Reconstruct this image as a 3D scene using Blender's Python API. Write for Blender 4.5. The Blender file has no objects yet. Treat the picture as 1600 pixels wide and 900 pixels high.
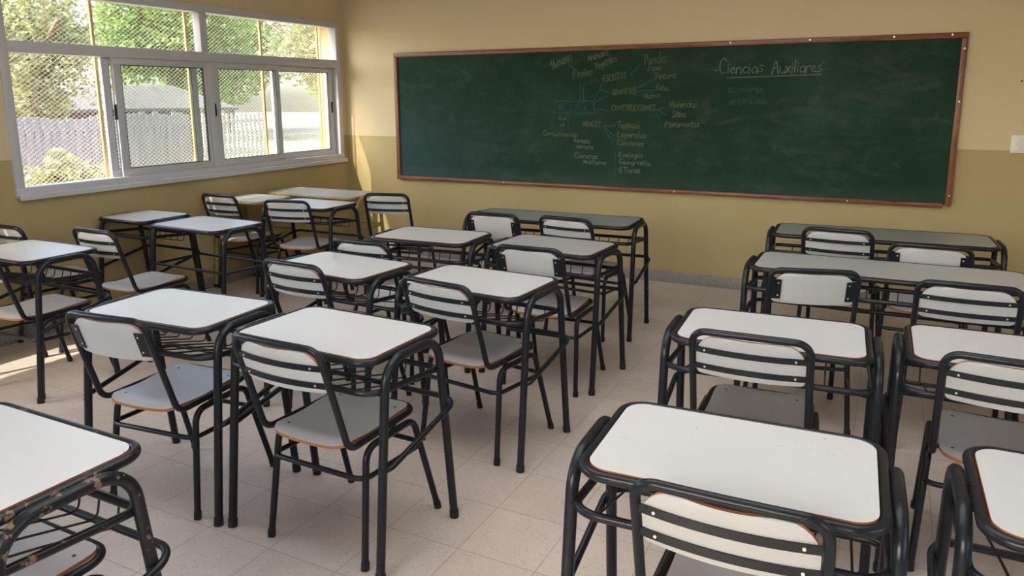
import bpy, bmesh, math, random
from mathutils import Vector, Matrix

random.seed(7)
C = bpy.context.scene.collection
sc = bpy.context.scene
PI = math.pi

# ---------------------------------------------------------------- camera
F_PX, PITCH, ROLL, YAW, CAM_H = 1166.2, 10.872, -0.300, -26.994, 1.570
p_, r_, y_ = math.radians(PITCH), math.radians(ROLL), math.radians(YAW)
fw = Vector((math.sin(y_)*math.cos(p_), math.cos(y_)*math.cos(p_), -math.sin(p_)))
rt = Vector((math.cos(y_), -math.sin(y_), 0))
up = rt.cross(fw)
rt, up = rt*math.cos(r_)+up*math.sin(r_), up*math.cos(r_)-rt*math.sin(r_)
cd = bpy.data.cameras.new('camera')
cam = bpy.data.objects.new('camera', cd); C.objects.link(cam)
cd.sensor_width = 36; cd.lens = 36*F_PX/1600; cd.shift_y = -75/1600; cd.clip_start = 0.02; cd.clip_end = 300
M = Matrix.Identity(4)
for i in range(3):
    M[i][0], M[i][1], M[i][2] = rt[i], up[i], -fw[i]
M.translation = (0, 0, CAM_H)
cam.matrix_world = M
sc.camera = cam

# ---------------------------------------------------------------- light, sky, exposure
sc.view_settings.view_transform = 'Standard'
sc.view_settings.look = 'None'
sc.view_settings.gamma = 1
sc.view_settings.use_curve_mapping = False
sc.view_settings.exposure = 0.15
w = bpy.data.worlds.new('sky'); sc.world = w; w.use_nodes = True
wn = w.node_tree; wn.nodes.clear()
sky = wn.nodes.new('ShaderNodeTexSky'); sky.sky_type = 'NISHITA'; sky.sun_disc = False
sky.sun_elevation = math.radians(40); sky.sun_rotation = math.radians(200); sky.dust_density = 3
bg = wn.nodes.new('ShaderNodeBackground'); bg.inputs[1].default_value = 1.0
wo = wn.nodes.new('ShaderNodeOutputWorld')
wn.links.new(sky.outputs[0], bg.inputs[0]); wn.links.new(bg.outputs[0], wo.inputs[0])

def lamp(name, kind, loc, direction, energy, color=(1, 1, 1), size=None, size_y=None, angle=None):
    d = bpy.data.lights.new(name, kind); d.energy = energy; d.color = color
    if size: d.size = size
    if size_y: d.shape = 'RECTANGLE'; d.size_y = size_y
    if angle is not None: d.angle = angle
    o = bpy.data.objects.new(name, d); C.objects.link(o); o.location = loc
    o.rotation_euler = Vector(direction).to_track_quat('-Z', 'Y').to_euler()
    return o
SUN_DIR = (1, 2.7, -2.7)
lamp('sun', 'SUN', (-20, -30, 30), SUN_DIR, 9.0, (1, .93, .8), angle=math.radians(.6))
# added frontal fill, placed before the made-up window behind the camera
lamp('rear_fill_light', 'AREA', (-.9, -1.95, 2.1), (-.1, 1, -.33), 18, (1, .98, .97), 2.6, 1.3)
lamp('overhead_bounce_fill', 'AREA', (-1.05, 2.6, 3.12), (0, .12, -1), 66, (1, .985, .985), 3.2, 3.0)  # added soft overhead fill for flash bounced off the ceiling; no fixture
lamp('side_fill_light', 'AREA', (2.75, .6, 1.9), (-1, -.1, -.3), 4, (.96, .98, 1), 2.6, 1.3)  # added fill from the right, before a made-up window
lamp('left_window_daylight', 'AREA', (-4.98, 4.45, 1.6), (1, 0, -.25), 3, (.5, .72, 1), 3.1, 1.2)
lamp('left_rear_window_daylight', 'AREA', (-4.98, .3, 1.6), (1, 0, -.25), 4, (.55, .76, 1), 2.8, 1.2)

# ---------------------------------------------------------------- materials
def mat(name, color=(.8, .8, .8), rough=.5, metal=0, spec=.5):
    m = bpy.data.materials.new(name); m.use_nodes = True
    b = m.node_tree.nodes['Principled BSDF']
    b.inputs['Base Color'].default_value = (*color, 1)
    b.inputs['Roughness'].default_value = rough
    b.inputs['Metallic'].default_value = metal
    b.inputs['Specular IOR Level'].default_value = spec
    return m
def nd(m, t, **kw):
    n = m.node_tree.nodes.new(t)
    for k, v in kw.items(): setattr(n, k, v)
    return n
def lk(m, a, b): m.node_tree.links.new(a, b)
def ramp(m, fac, stops):
    r = nd(m, 'ShaderNodeValToRGB'); e = r.color_ramp.elements
    e[0].position, e[0].color = stops[0][0], (*stops[0][1], 1)
    e[1].position, e[1].color = stops[1][0], (*stops[1][1], 1)
    for s in stops[2:]:
        q = e.new(s[0]); q.color = (*s[1], 1)
    lk(m, fac, r.inputs[0]); return r
def noise(m, scale, detail=4, rough=.55, vec=None, dist=0):
    n = nd(m, 'ShaderNodeTexNoise'); n.inputs['Scale'].default_value = scale
    n.inputs['Detail'].default_value = detail; n.inputs['Roughness'].default_value = rough
    n.inputs['Distortion'].default_value = dist
    if vec is not None: lk(m, vec, n.inputs['Vector'])
    return n
def coord(m, kind='Object', scale=None, loc=None):
    t = nd(m, 'ShaderNodeTexCoord')
    if scale is None and loc is None: return t.outputs[kind]
    mp = nd(m, 'ShaderNodeMapping')
    if scale: mp.inputs['Scale'].default_value = scale
    if loc: mp.inputs['Location'].default_value = loc
    lk(m, t.outputs[kind], mp.inputs[0]); return mp.outputs[0]
def mix(m, fac, a, b, mode='MIX'):
    x = nd(m, 'ShaderNodeMix', data_type='RGBA', blend_type=mode)
    for s, v in ((x.inputs[0], fac), (x.inputs[6], a), (x.inputs[7], b)):
        if isinstance(v, (int, float)): s.default_value = v
        elif isinstance(v, tuple): s.default_value = (*v, 1)
        else: lk(m, v, s)
    return x.outputs[2]
def mth(m, op, a, b=None):
    x = nd(m, 'ShaderNodeMath', operation=op)
    for i, v in enumerate((a, b)):
        if v is None: continue
        if isinstance(v, (int, float)): x.inputs[i].default_value = v
        else: lk(m, v, x.inputs[i])
    return x.outputs[0]
def bsdf(m): return m.node_tree.nodes['Principled BSDF']
def bump(m, h, strength=.2, dist=.002):
    b = nd(m, 'ShaderNodeBump'); b.inputs['Strength'].default_value = strength; b.inputs['Distance'].default_value = dist
    lk(m, h, b.inputs['Height']); lk(m, b.outputs[0], bsdf(m).inputs['Normal'])

def paint_metal(name, base, chips=.74, chip=(.45, .42, .36)):
    m = mat(name, base, .34, 0, .32)
    v = coord(m)
    n = noise(m, 26, 5, .65, v)
    n2 = noise(m, 3.2, 2, .5, v)
    s = mth(m, 'MULTIPLY', n.outputs[0], mth(m, 'ADD', n2.outputs[0], .62))
    r = ramp(m, s, [(chips, (0, 0, 0)), (chips+.02, (1, 1, 1))])
    lk(m, mix(m, r.outputs[0], base, chip), bsdf(m).inputs['Base Color'])
    rr = ramp(m, n.outputs[0], [(.3, (.27,)*3), (.8, (.33,)*3)])
    lk(m, rr.outputs[0], bsdf(m).inputs['Roughness'])
    return m
BLACK = paint_metal('black_paint', (.012, .0145, .0185), .86)
WORN = paint_metal('worn_black_paint', (.013, .014, .0165), .70, (.20, .13, .09))
OLIVE = paint_metal('olive_yellow_paint', (.33, .27, .10), .86)
RUBBER = mat('black_rubber', (.012, .012, .012), .7)

def laminate(name, base, mark=.06, ink=0.0, thr=.70, col=(.22, .2, .28)):
    m = mat(name, base, .38)
    v = coord(m, 'Object')
    g = nd(m, 'ShaderNodeObjectInfo')
    off = nd(m, 'ShaderNodeVectorMath', operation='ADD'); lk(m, v, off.inputs[0])
    cx = nd(m, 'ShaderNodeCombineXYZ'); lk(m, mth(m, 'MULTIPLY', g.outputs['Random'], 40.0), cx.inputs[0]); lk(m, cx.outputs[0], off.inputs[1])
    n = noise(m, 3, 5, .6, off.outputs[0])
    r = ramp(m, n.outputs[0], [(.3, tuple(c*(1-mark) for c in base)), (.7, base)])
    n2 = noise(m, 38, 3, .7, off.outputs[0])
    s = ramp(m, n2.outputs[0], [(thr, (0, 0, 0)), (thr+.05, (1, 1, 1))])
    n3 = noise(m, 5, 1, .5, off.outputs[0])
    s3 = ramp(m, n3.outputs[0], [(.56, (0, 0, 0)), (.62, (1, 1, 1))])
    f = mth(m, 'MULTIPLY', mth(m, 'MULTIPLY', s.outputs[0], s3.outputs[0]), .35+ink)
    lk(m, mix(m, f, r.outputs[0], col), bsdf(m).inputs['Base Color'])
    return m
WHITE = laminate('white_laminate', (.62, .625, .63))
INKED = laminate('ink_marked_white_laminate', (.68, .68, .69), .05, .45, .655, (.12, .08, .34))
SMUDGE = laminate('smudged_white_laminate', (.64, .645, .645), .05, .1, .64, (.3, .3, .31))
GREY = laminate('pale_grey_laminate', (.47, .475, .465), .10)
DULL = laminate('grey_green_laminate', (.31, .345, .32), .14)
SEATW = laminate('seat_laminate', (.50, .50, .505), .08)
PLY = mat('orange_brown_plywood_edge', (.46, .17, .065), .5)
PLATE = mat('backrest_laminate', (.54, .53, .52), .42)
RIVET = mat('aluminium_rivet', (.75, .75, .74), .3, .6)
WIRE = mat('black_wire', (.018, .018, .02), .45)

# walls: two tones of paint meeting at 1.19 m
def wall_mat(name, split):
    m = mat(name, (.5, .4, .2), .55, 0, .35)
    g = nd(m, 'ShaderNodeNewGeometry'); sx = nd(m, 'ShaderNodeSeparateXYZ'); lk(m, g.outputs['Position'], sx.inputs[0])
    n = noise(m, 1.3, 4, .6, g.outputs['Position'])
    n2 = noise(m, 90, 2, .5, g.outputs['Position'])
    f = mth(m, 'GREATER_THAN', sx.outputs[2], split)
    lo = ramp(m, n.outputs[0], [(.3, (.43, .335, .160)), (.7, (.455, .355, .172))])
    hi = ramp(m, n.outputs[0], [(.3, (.655, .53, .335)), (.7, (.685, .56, .355))])
    lk(m, mix(m, f, lo.outputs[0], hi.outputs[0]), bsdf(m).inputs['Base Color'])
    bump(m, n2.outputs[0], .12, .002)
    return m
WALL = wall_mat('two_tone_wall_paint', 1.188)
CEIL = mat('white_ceiling_paint', (.8, .79, .75), .8)
REVEAL = mat('pale_yellow_reveal_paint', (.72, .60, .36), .7)

def floor_mat():
    m = mat('terrazzo_tile', (.5, .45, .4), .42, 0, .4)
    g = nd(m, 'ShaderNodeNewGeometry')
    mp = nd(m, 'ShaderNodeMapping'); mp.inputs['Location'].default_value = (1.26, -2.04, 0); lk(m, g.outputs['Position'], mp.inputs[0])
    sx = nd(m, 'ShaderNodeSeparateXYZ'); lk(m, mp.outputs[0], sx.inputs[0])
    def grout(c):
        q = mth(m, 'FRACT', mth(m, 'ADD', mth(m, 'DIVIDE', c, .3), 100.0))
        q = mth(m, 'ABSOLUTE', mth(m, 'SUBTRACT', q, .5))
        return mth(m, 'GREATER_THAN', q, .4935)
    gr = mth(m, 'MAXIMUM', grout(sx.outputs[0]), grout(sx.outputs[1]))
    fl = nd(m, 'ShaderNodeVectorMath', operation='FLOOR')
    dv = nd(m, 'ShaderNodeVectorMath', operation='SCALE'); dv.inputs['Scale'].default_value = 1/.3
    lk(m, mp.outputs[0], dv.inputs[0]); lk(m, dv.outputs[0], fl.inputs[0])
    wn_ = nd(m, 'ShaderNodeTexWhiteNoise', noise_dimensions='2D'); lk(m, fl.outputs[0], wn_.inputs[0])
    base = ramp(m, wn_.outputs[0], [(0, (.57, .50, .445)), (1, (.62, .545, .485))])
    big = noise(m, 2.2, 4, .6, g.outputs['Position'])
    b2 = ramp(m, big.outputs[0], [(.3, (.86, .84, .82)), (.7, (1, 1, 1))])
    col = mix(m, 1.0, base.outputs[0], b2.outputs[0], 'MULTIPLY')
    vo = nd(m, 'ShaderNodeTexVoronoi'); vo.inputs['Scale'].default_value = 125; lk(m, g.outputs['Position'], vo.inputs['Vector'])
    sv = nd(m, 'ShaderNodeSeparateColor'); lk(m, vo.outputs['Color'], sv.inputs[0])
    dk = mth(m, 'MULTIPLY', mth(m, 'LESS_THAN', sv.outputs[0], .16), mth(m, 'LESS_THAN', vo.outputs['Distance'], .42))
    lt = mth(m, 'MULTIPLY', mth(m, 'GREATER_THAN', sv.outputs[0], .8), mth(m, 'LESS_THAN', vo.outputs['Distance'], .5))
    col = mix(m, mth(m, 'MULTIPLY', dk, .32), col, (.17, .14, .115))
    col = mix(m, mth(m, 'MULTIPLY', lt, .35), col, (.66, .60, .54))
    col = mix(m, mth(m, 'MULTIPLY', gr, .55), col, (.22, .17, .13))
    lk(m, col, bsdf(m).inputs['Base Color'])
    return m
FLOOR = floor_mat()
def terr():
    m = mat('grey_terrazzo_skirting', (.3, .27, .24), .45)
    v = coord(m)
    n = noise(m, 110, 3, .8, v)
    r = ramp(m, n.outputs[0], [(.38, (.14, .125, .115)), (.62, (.40, .37, .34))])
    lk(m, r.outputs[0], bsdf(m).inputs['Base Color'])
    return m
SKIRT = terr()
ALU = mat('white_enamelled_aluminium', (.56, .56, .60), .35)
GASKET = mat('dark_rubber_gasket', (.03, .035, .035), .6)
PLASTIC = mat('white_switch_plastic', (.8, .8, .79), .35)
MESHP = mat('cream_painted_expanded_metal', (.86, .80, .68), .6)
BARY = mat('ochre_painted_steel', (.52, .38, .15), .5)
def glass():
    m = bpy.data.materials.new('clear_window_glass'); m.use_nodes = True
    t = m.node_tree; t.nodes.clear()
    o = t.nodes.new('ShaderNodeOutputMaterial'); a = t.nodes.new('ShaderNodeBsdfTransparent'); g = t.nodes.new('ShaderNodeBsdfGlossy')
    a.inputs[0].default_value = (.93, .95, .93, 1); g.inputs['Roughness'].default_value = .02
    f = t.nodes.new('ShaderNodeFresnel'); f.inputs[0].default_value = 1.35
    x = t.nodes.new('ShaderNodeMixShader')
    gg = t.nodes.new('ShaderNodeNewGeometry'); mm = t.nodes.new('ShaderNodeMath'); mm.operation = 'SUBTRACT'; mm.inputs[0].default_value = 1; mm.use_clamp = True
    t.links.new(gg.outputs['Backfacing'], mm.inputs[1]); m2 = t.nodes.new('ShaderNodeMath'); m2.operation = 'MULTIPLY'
    t.links.new(f.outputs[0], m2.inputs[0]); t.links.new(mm.outputs[0], m2.inputs[1])      # the reflection of the outer face only
    t.links.new(m2.outputs[0], x.inputs[0]); t.links.new(a.outputs[0], x.inputs[1]); t.links.new(g.outputs[0], x.inputs[2]); t.links.new(x.outputs[0], o.inputs[0])
    return m
GLASS = glass()

def wood():
    m = mat('varnished_red_brown_wood', (.2, .07, .03), .35)
    v = coord(m, 'Object', (1.2, 20, 26))
    n = noise(m, 1.6, 6, .6, v, 1.2)
    r = ramp(m, n.outputs[0], [(.25, (.045, .014, .007)), (.5, (.19, .062, .024)), (.75, (.30, .115, .05))])
    lk(m, r.outputs[0], bsdf(m).inputs['Base Color'])
    return m
WOOD = wood()
def woodv():
    m = mat('varnished_red_brown_wood_upright', (.2, .07, .03), .35)
    v = coord(m, 'Object', (20, 26, 1.2))
    n = noise(m, 1.6, 6, .6, v, 1.2)
    r = ramp(m, n.outputs[0], [(.25, (.045, .014, .007)), (.5, (.21, .07, .028)), (.75, (.34, .135, .06))])
    lk(m, r.outputs[0], bsdf(m).inputs['Base Color'])
    return m
WOODV = woodv()
def board():
    m = mat('green_chalkboard', (.02, .05, .03), .65, 0, .15)
    v = coord(m, 'Object')
    n = noise(m, 1.1, 6, .62, v, .8)
    r = ramp(m, n.outputs[0], [(.28, (.009, .031, .016)), (.52, (.013, .043, .024)), (.78, (.028, .068, .047))])
    # wiped chalk: streaks; then a bluish tint, stronger to the left and lower down
    v2 = coord(m, 'Object', (1.0, 1, 2.6))
    n2 = noise(m, 2.4, 7, .7, v2, 1.5)
    s2 = ramp(m, n2.outputs[0], [(.5, (0, 0, 0)), (.8, (1, 1, 1))])
    col = mix(m, mth(m, 'MULTIPLY', s2.outputs[0], .6), r.outputs[0], (.07, .095, .085))
    sx = nd(m, 'ShaderNodeSeparateXYZ'); lk(m, v, sx.inputs[0])
    mr = nd(m, 'ShaderNodeMapRange'); mr.inputs[1].default_value = -.9; mr.inputs[2].default_value = -2.4; lk(m, sx.outputs[0], mr.inputs[0])
    mr2 = nd(m, 'ShaderNodeMapRange'); mr2.inputs[1].default_value = .35; mr2.inputs[2].default_value = -.5; lk(m, sx.outputs[2], mr2.inputs[0])
    n4 = noise(m, 3.2, 4, .6, v, .5)
    bl = mth(m, 'MULTIPLY', mth(m, 'MULTIPLY', mr.outputs[0], mr2.outputs[0]), n4.outputs[0])
    col = mix(m, mth(m, 'MULTIPLY', bl, 1.5), col, (.032, .07, .085))
    # dust along the lower edge
    mr3 = nd(m, 'ShaderNodeMapRange'); mr3.inputs[1].default_value = -.46; mr3.inputs[2].default_value = -.6; lk(m, sx.outputs[2], mr3.inputs[0])
    col = mix(m, mth(m, 'MULTIPLY', mth(m, 'MULTIPLY', mr3.outputs[0], n2.outputs[0]), .7), col, (.07, .095, .09))
    lk(m, col, bsdf(m).inputs['Base Color'])
    return m
BOARD = board()
def chalk(name, c):
    m = mat(name, c, .9, 0, .1)
    n = noise(m, 60, 3, .6, coord(m))
    r = ramp(m, n.outputs[0], [(.35, tuple(x*.45+y*.55 for x, y in zip(c, (.016, .045, .027)))), (.65, c)])
    lk(m, r.outputs[0], bsdf(m).inputs['Base Color'])
    return m
CH_Y = chalk('yellow_chalk', (.20, .225, .12))
CH_W = chalk('white_chalk', (.25, .28, .24))
CH_B = chalk('blue_chalk', (.035, .14, .17))
CH_G = chalk('green_chalk', (.045, .15, .095))

# ---------------------------------------------------------------- helpers
def link(name, me, parent=None):
    o = bpy.data.objects.new(name, me); C.objects.link(o)
    if parent: o.parent = parent
    return o
def build(name, bm, mats, parent=None, smooth=True, loc=None):
    me = bpy.data.meshes.new(name)
    bm.normal_update(); bm.to_mesh(me); bm.free()
    for m in (mats if isinstance(mats, (list, tuple)) else [mats]): me.materials.append(m)
    if smooth:
        for p in me.polygons: p.use_smooth = True
        try: me.set_sharp_from_angle(angle=math.radians(40))
        except Exception: pass
    o = link(name, me, parent)
    if loc: o.location = loc
    return o
def tag(o, label, cat, group=None):
    o['label'] = label; o['category'] = cat
    if group: o['group'] = group
    return o
def empty(name, loc=(0, 0, 0), rz=0, parent=None):
    o = bpy.data.objects.new(name, None); C.objects.link(o); o.location = loc; o.rotation_euler = (0, 0, rz)
    o.empty_display_size = .1
    if parent: o.parent = parent
    return o
def structure(o): o['kind'] = 'structure'; return o
def box(bm, x0, x1, y0, y1, z0, z1, bev=0, mi=0):
    vs = [bm.verts.new((x, y, z)) for x in (x0, x1) for y in (y0, y1) for z in (z0, z1)]
    fs = [(0, 1, 3, 2), (4, 6, 7, 5), (0, 4, 5, 1), (2, 3, 7, 6), (0, 2, 6, 4), (1, 5, 7, 3)]
    out = [bm.faces.new([vs[i] for i in f]) for f in fs]
    for f in out: f.material_index = mi
    if bev:
        es = list({e for f in out for e in f.edges})
        bmesh.ops.bevel(bm, geom=es, offset=bev, segments=2, affect='EDGES', profile=.5)
def fillet(pts, rad, closed=False, seg=7):
    """polyline with rounded corners; rad: one radius or one per point"""
    n = len(pts); P = [Vector(p) for p in pts]
    R = rad if isinstance(rad, (list, tuple)) else [rad]*n
    out = []
    for i in range(n):
        if (not closed and i in (0, n-1)) or R[i] <= 0:
            out.append(P[i]); continue
        a, b, c = P[i-1], P[i], P[(i+1) % n]
        u, v = (a-b).normalized(), (c-b).normalized()
        ang = u.angle(v)
        if ang > math.radians(177): out.append(b); continue
        t = min(R[i]/math.tan(ang/2), (a-b).length*.49, (c-b).length*.49); r = t*math.tan(ang/2)
        cen = b+(u+v).normalized()*(r/math.sin(ang/2))
        s, e = b+u*t-cen, b+v*t-cen
        for k in range(seg+1):
            q = s.normalized().slerp(e.normalized(), k/seg)*r
            out.append(cen+q)
    return out
def tube(bm, path, r, closed=False, seg=10, cap=True):
    n = len(path); rings = []
    def tan(i):
        if closed: return (path[(i+1) % n]-path[i-1]).normalized()
        if i == 0: return (path[1]-path[0]).normalized()
        if i == n-1: return (path[-1]-path[-2]).normalized()
        return ((path[i+1]-path[i]).normalized()+(path[i]-path[i-1]).normalized()).normalized()
    t = tan(0); ref = Vector((0, 0, 1)) if abs(t.z) < .8 else Vector((1, 0, 0))
    nrm = (ref-t*ref.dot(t)).normalized()
    first = nrm.copy()
    for i in range(n):
        t2 = tan(i)
        nrm = (nrm-t2*nrm.dot(t2)).normalized()
        bn = t2.cross(nrm)
        rings.append([bm.verts.new(path[i]+(nrm*math.cos(a)+bn*math.sin(a))*r) for a in [2*PI*k/seg for k in range(seg)]])
    for i in range(n if closed else n-1):
        A, B = rings[i], rings[(i+1) % n]
        off = 0
        if closed and i == n-1:      # best matching twist
            off = min(range(seg), key=lambda o: sum((A[k].co-B[(k+o) % seg].co).length for k in range(seg)))
        for k in range(seg):
            bm.faces.new((A[k], A[(k+1) % seg], B[(k+1+off) % seg], B[(k+off) % seg]))
    if cap and not closed:
        bm.faces.new(list(reversed(rings[0]))); bm.faces.new(rings[-1])
def cyl(bm, p, q, r, seg=10): tube(bm, [Vector(p), Vector(q)], r, False, seg)
def rrect(hx, hy, r, z=0, cx=0, cy=0, seg=8):
    out = []
    for sx, sy, a0 in ((1, 1, 0), (-1, 1, PI/2), (-1, -1, PI), (1, -1, 1.5*PI)):
        for k in range(seg+1):
            a = a0+PI/2*k/seg
            out.append(Vector((cx+sx*(hx-r)+r*math.cos(a), cy+sy*(hy-r)+r*math.sin(a), z)))
    return out
def slab(bm, loop, t, top_mi=0, side_mi=1, fn=None):
    """closed outline extruded down by t; fn(x,y)->dz bends it"""
    hi = [bm.verts.new(p) for p in loop]; lo = [bm.verts.new(p-Vector((0, 0, t))) for p in loop]
    f = bm.faces.new(hi); f.material_index = top_mi
    g = bm.faces.new(list(reversed(lo))); g.material_index = side_mi
    n = len(loop)
    for i in range(n):
        q = bm.faces.new((hi[i], lo[i], lo[(i+1) % n], hi[(i+1) % n])); q.material_index = side_mi
def copy_tree(o, parent=None):
    c = o.copy(); C.objects.link(c)
    if parent: c.parent = parent
    for ch in list(o.children): copy_tree(ch, c)
    return c

# ---------------------------------------------------------------- the room
XL, YF, XR, YB, ZC = -5.04, 6.158, 2.9, -2.1, 3.2
TW = .26
bm = bmesh.new(); box(bm, XL-.3, XR+.3, YB-.3, YF+.3, -.12, 0); structure(build('floor', bm, FLOOR, smooth=False))
bm = bmesh.new(); box(bm, XL-.3, XR+.3, YB-.3, YF+.3, ZC, ZC+.15); structure(build('ceiling', bm, CEIL, smooth=False))
bm = bmesh.new(); box(bm, XL-TW, XR+TW, YF, YF+.2, 0, ZC); structure(build('wall_front', bm, WALL, smooth=False))
WY0, WY1, WZ0, WZ1 = 2.83, 6.08, .955, 2.295       # opening of window_1
VY0, VY1 = -1.2, 1.8                                # opening of the next window in the same wall
bm = bmesh.new()
box(bm, XL-TW, XL, YB, YF, 0, WZ0); box(bm, XL-TW, XL, YB, YF, WZ1, ZC)
box(bm, XL-TW, XL, WY1, YF, WZ0, WZ1); box(bm, XL-TW, XL, VY1, WY0, WZ0, WZ1); box(bm, XL-TW, XL, YB, VY0, WZ0, WZ1)
structure(build('wall_left', bm, WALL, smooth=False))
bm = bmesh.new(); box(bm, XR, XR+.2, YB, YF, 0, .95); box(bm, XR, XR+.2, YB, YF, 2.45, ZC)
box(bm, XR, XR+.2, YB, -.8, .95, 2.45); box(bm, XR, XR+.2, 2.0, YF, .95, 2.45)
structure(build('wall_right', bm, WALL, smooth=False))
bm = bmesh.new(); box(bm, XL-TW, XR+.2, YB-.2, YB, 0, 1.35); box(bm, XL-TW, XR+.2, YB-.2, YB, 2.75, ZC)
box(bm, XL-TW, -2.3, YB-.2, YB, 1.35, 2.75); box(bm, .5, XR+.2, YB-.2, YB, 1.35, 2.75)
structure(build('wall_back', bm, WALL, smooth=False))
bm = bmesh.new(); box(bm, XL+.012, XR, YF-.012, YF, 0, .092, .003); structure(build('baseboard_front', bm, SKIRT))
bm = bmesh.new(); box(bm, XL, XL+.012, YB, YF-.013, 0, .092, .003); structure(build('baseboard_left', bm, SKIRT))
# painted reveals outside the glass
bm = bmesh.new()
box(bm, XL-TW-.004, XL-.08, WY1-.006, WY1, WZ0, WZ1); box(bm, XL-TW-.004, XL-.08, WY0, WY0+.006, WZ0, WZ1)
box(bm, XL-TW-.004, XL-.08, WY0+.006, WY1-.006, WZ1-.006, WZ1); box(bm, XL-TW-.03, XL-.08, WY0+.006, WY1-.006, WZ0, WZ0+.012)
structure(build('trim_1', bm, REVEAL, smooth=False))

# ---------------------------------------------------------------- window_1
def ring_frame(bm, y0, y1, z0, z1, x0, x1, w, bev=.003):
    box(bm, x0, x1, y0, y1, z0, z0+w, bev); box(bm, x0, x1, y0, y1, z1-w, z1, bev)
    box(bm, x0, x1, y0, y0+w, z0+w, z1-w, bev); box(bm, x0, x1, y1-w, y1, z0+w, z1-w, bev)
win = structure(empty('window_1', (XL, 4.45, WZ0)))
def wpart(name, bm, m, parent=win):
    for v in bm.verts: v.co -= Vector((XL, 4.45, WZ0))
    return build(name, bm, m, parent)
bm = bmesh.new()
ring_frame(bm, 2.822, 6.082, .948, 2.302, XL-.075, XL+.018, .056)
box(bm, XL-.075, XL+.012, 2.878, 6.026, 1.862, 1.937, .004)
box(bm, XL-.07, XL+.008, 4.388, 4.458, 1.937, 2.246, .003)
box(bm, XL-.07, XL+.006, 4.440, 4.515, 1.004, 1.862, .003)
wpart('window_frame', bm, ALU)
bm = bmesh.new(); box(bm, XL+.0, XL+.045, 2.826, 6.10, .935, .957, .003)
box(bm, XL+.033, XL+.045, 2.826, 6.10, .922, .94, .003); wpart('window_sill', bm, ALU)
for y0, y1 in ((2.878, 4.388), (4.458, 6.026)):
    bm = bmesh.new(); box(bm, XL-.042, XL-.037, y0, y1, 1.937, 2.246); wpart('pane', bm, GLASS)
def sash(y0, y1, x0, wl, wr, handle=None, dark=None):
    z0, z1 = 1.004, 1.862
    s = bmesh.new()
    box(s, x0, x0+.028, y0, y1, z0, z0+.055, .003); box(s, x0, x0+.028, y0, y1, z1-.05, z1, .003)
    box(s, x0, x0+.028, y0, y0+wl, z0+.055, z1-.05, .003); box(s, x0, x0+.028, y1-wr, y1, z0+.055, z1-.05, .003)
    so = wpart('sash', s, ALU)
    g = bmesh.new(); box(g, x0+.012, x0+.016, y0+wl, y1-wr, z0+.055, z1-.05)
    wpart('pane', g, GLASS, so)
    g = bmesh.new(); ring_frame(g, y0+wl-.002, y1-wr+.002, z0+.053, z1-.048, x0+.006, x0+.025, .007, 0)
    wpart('gasket', g, GASKET, so)
    if handle:
        h = bmesh.new(); box(h, x0+.028, x0+.036, handle-.011, handle+.011, 1.42, 1.53, .003)
        wpart('handle', h, GASKET, so)
    return so
sash(3.60, 4.445, XL-.03, .062, .045, 3.585)
sash(3.535, 4.36, XL-.064, .055, .05)
sash(4.50, 5.245, XL-.03, .045, .04, 4.487)
sash(5.19, 6.026, XL-.064, .045, .075, 5.985)

# diamond mesh guard on the outside of the opening
gr = tag(empty('window_guard', (XL-.25, 4.45, WZ0)), 'cream expanded-metal guard of small diamonds outside the aluminium window', 'window guard')
bm = bmesh.new()
GY0, GY1, GZ0, GZ1 = 2.84, 6.05, .97, 2.285
px_, pz_ = .042, .030
def strand(y0, z0, dy, dz):
    # clip the diagonal to the opening
    t0, t1 = 0.0, 1.0
    for p, q in ((-dy, y0-GY0), (dy, GY1-y0), (-dz, z0-GZ0), (dz, GZ1-z0)):
        if abs(p) < 1e-9:
            if q < 0: return
            continue
        t = q/p
        if p < 0: t0 = max(t0, t)
        else: t1 = min(t1, t)
    if t1-t0 < .003: return
    a = Vector((0, y0+dy*t0-4.45, z0+dz*t0-WZ0)); b = Vector((0, y0+dy*t1-4.45, z0+dz*t1-WZ0))
    d = (b-a).normalized(); n = Vector((0, -d.z, d.y))*.0013; h = Vector((.0006, 0, 0))
    v = [bm.verts.new(p+s*n+k*h) for p in (a, b) for s, k in ((-1, -1), (1, -1), (1, 1), (-1, 1))]
    for f in ((0, 1, 5, 4), (1, 2, 6, 5), (2, 3, 7, 6), (3, 0, 4, 7)): bm.faces.new([v[i] for i in f])
H = GZ1-GZ0; W_ = H/pz_*px_
k = GY0-W_
while k < GY1:
    strand(k, GZ0, W_, H); strand(k+W_, GZ0, -W_, H); k += px_
build('diamond_mesh', bm, MESHP, gr, smooth=False)
for y in (2.86, 3.63, 4.45, 5.27, 6.04):
    bm = bmesh.new(); box(bm, .006, .026, y-4.45-.011, y-4.45+.011, .006, 1.335, .002)
    build('upright_bar', bm, BARY, gr)

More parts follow.
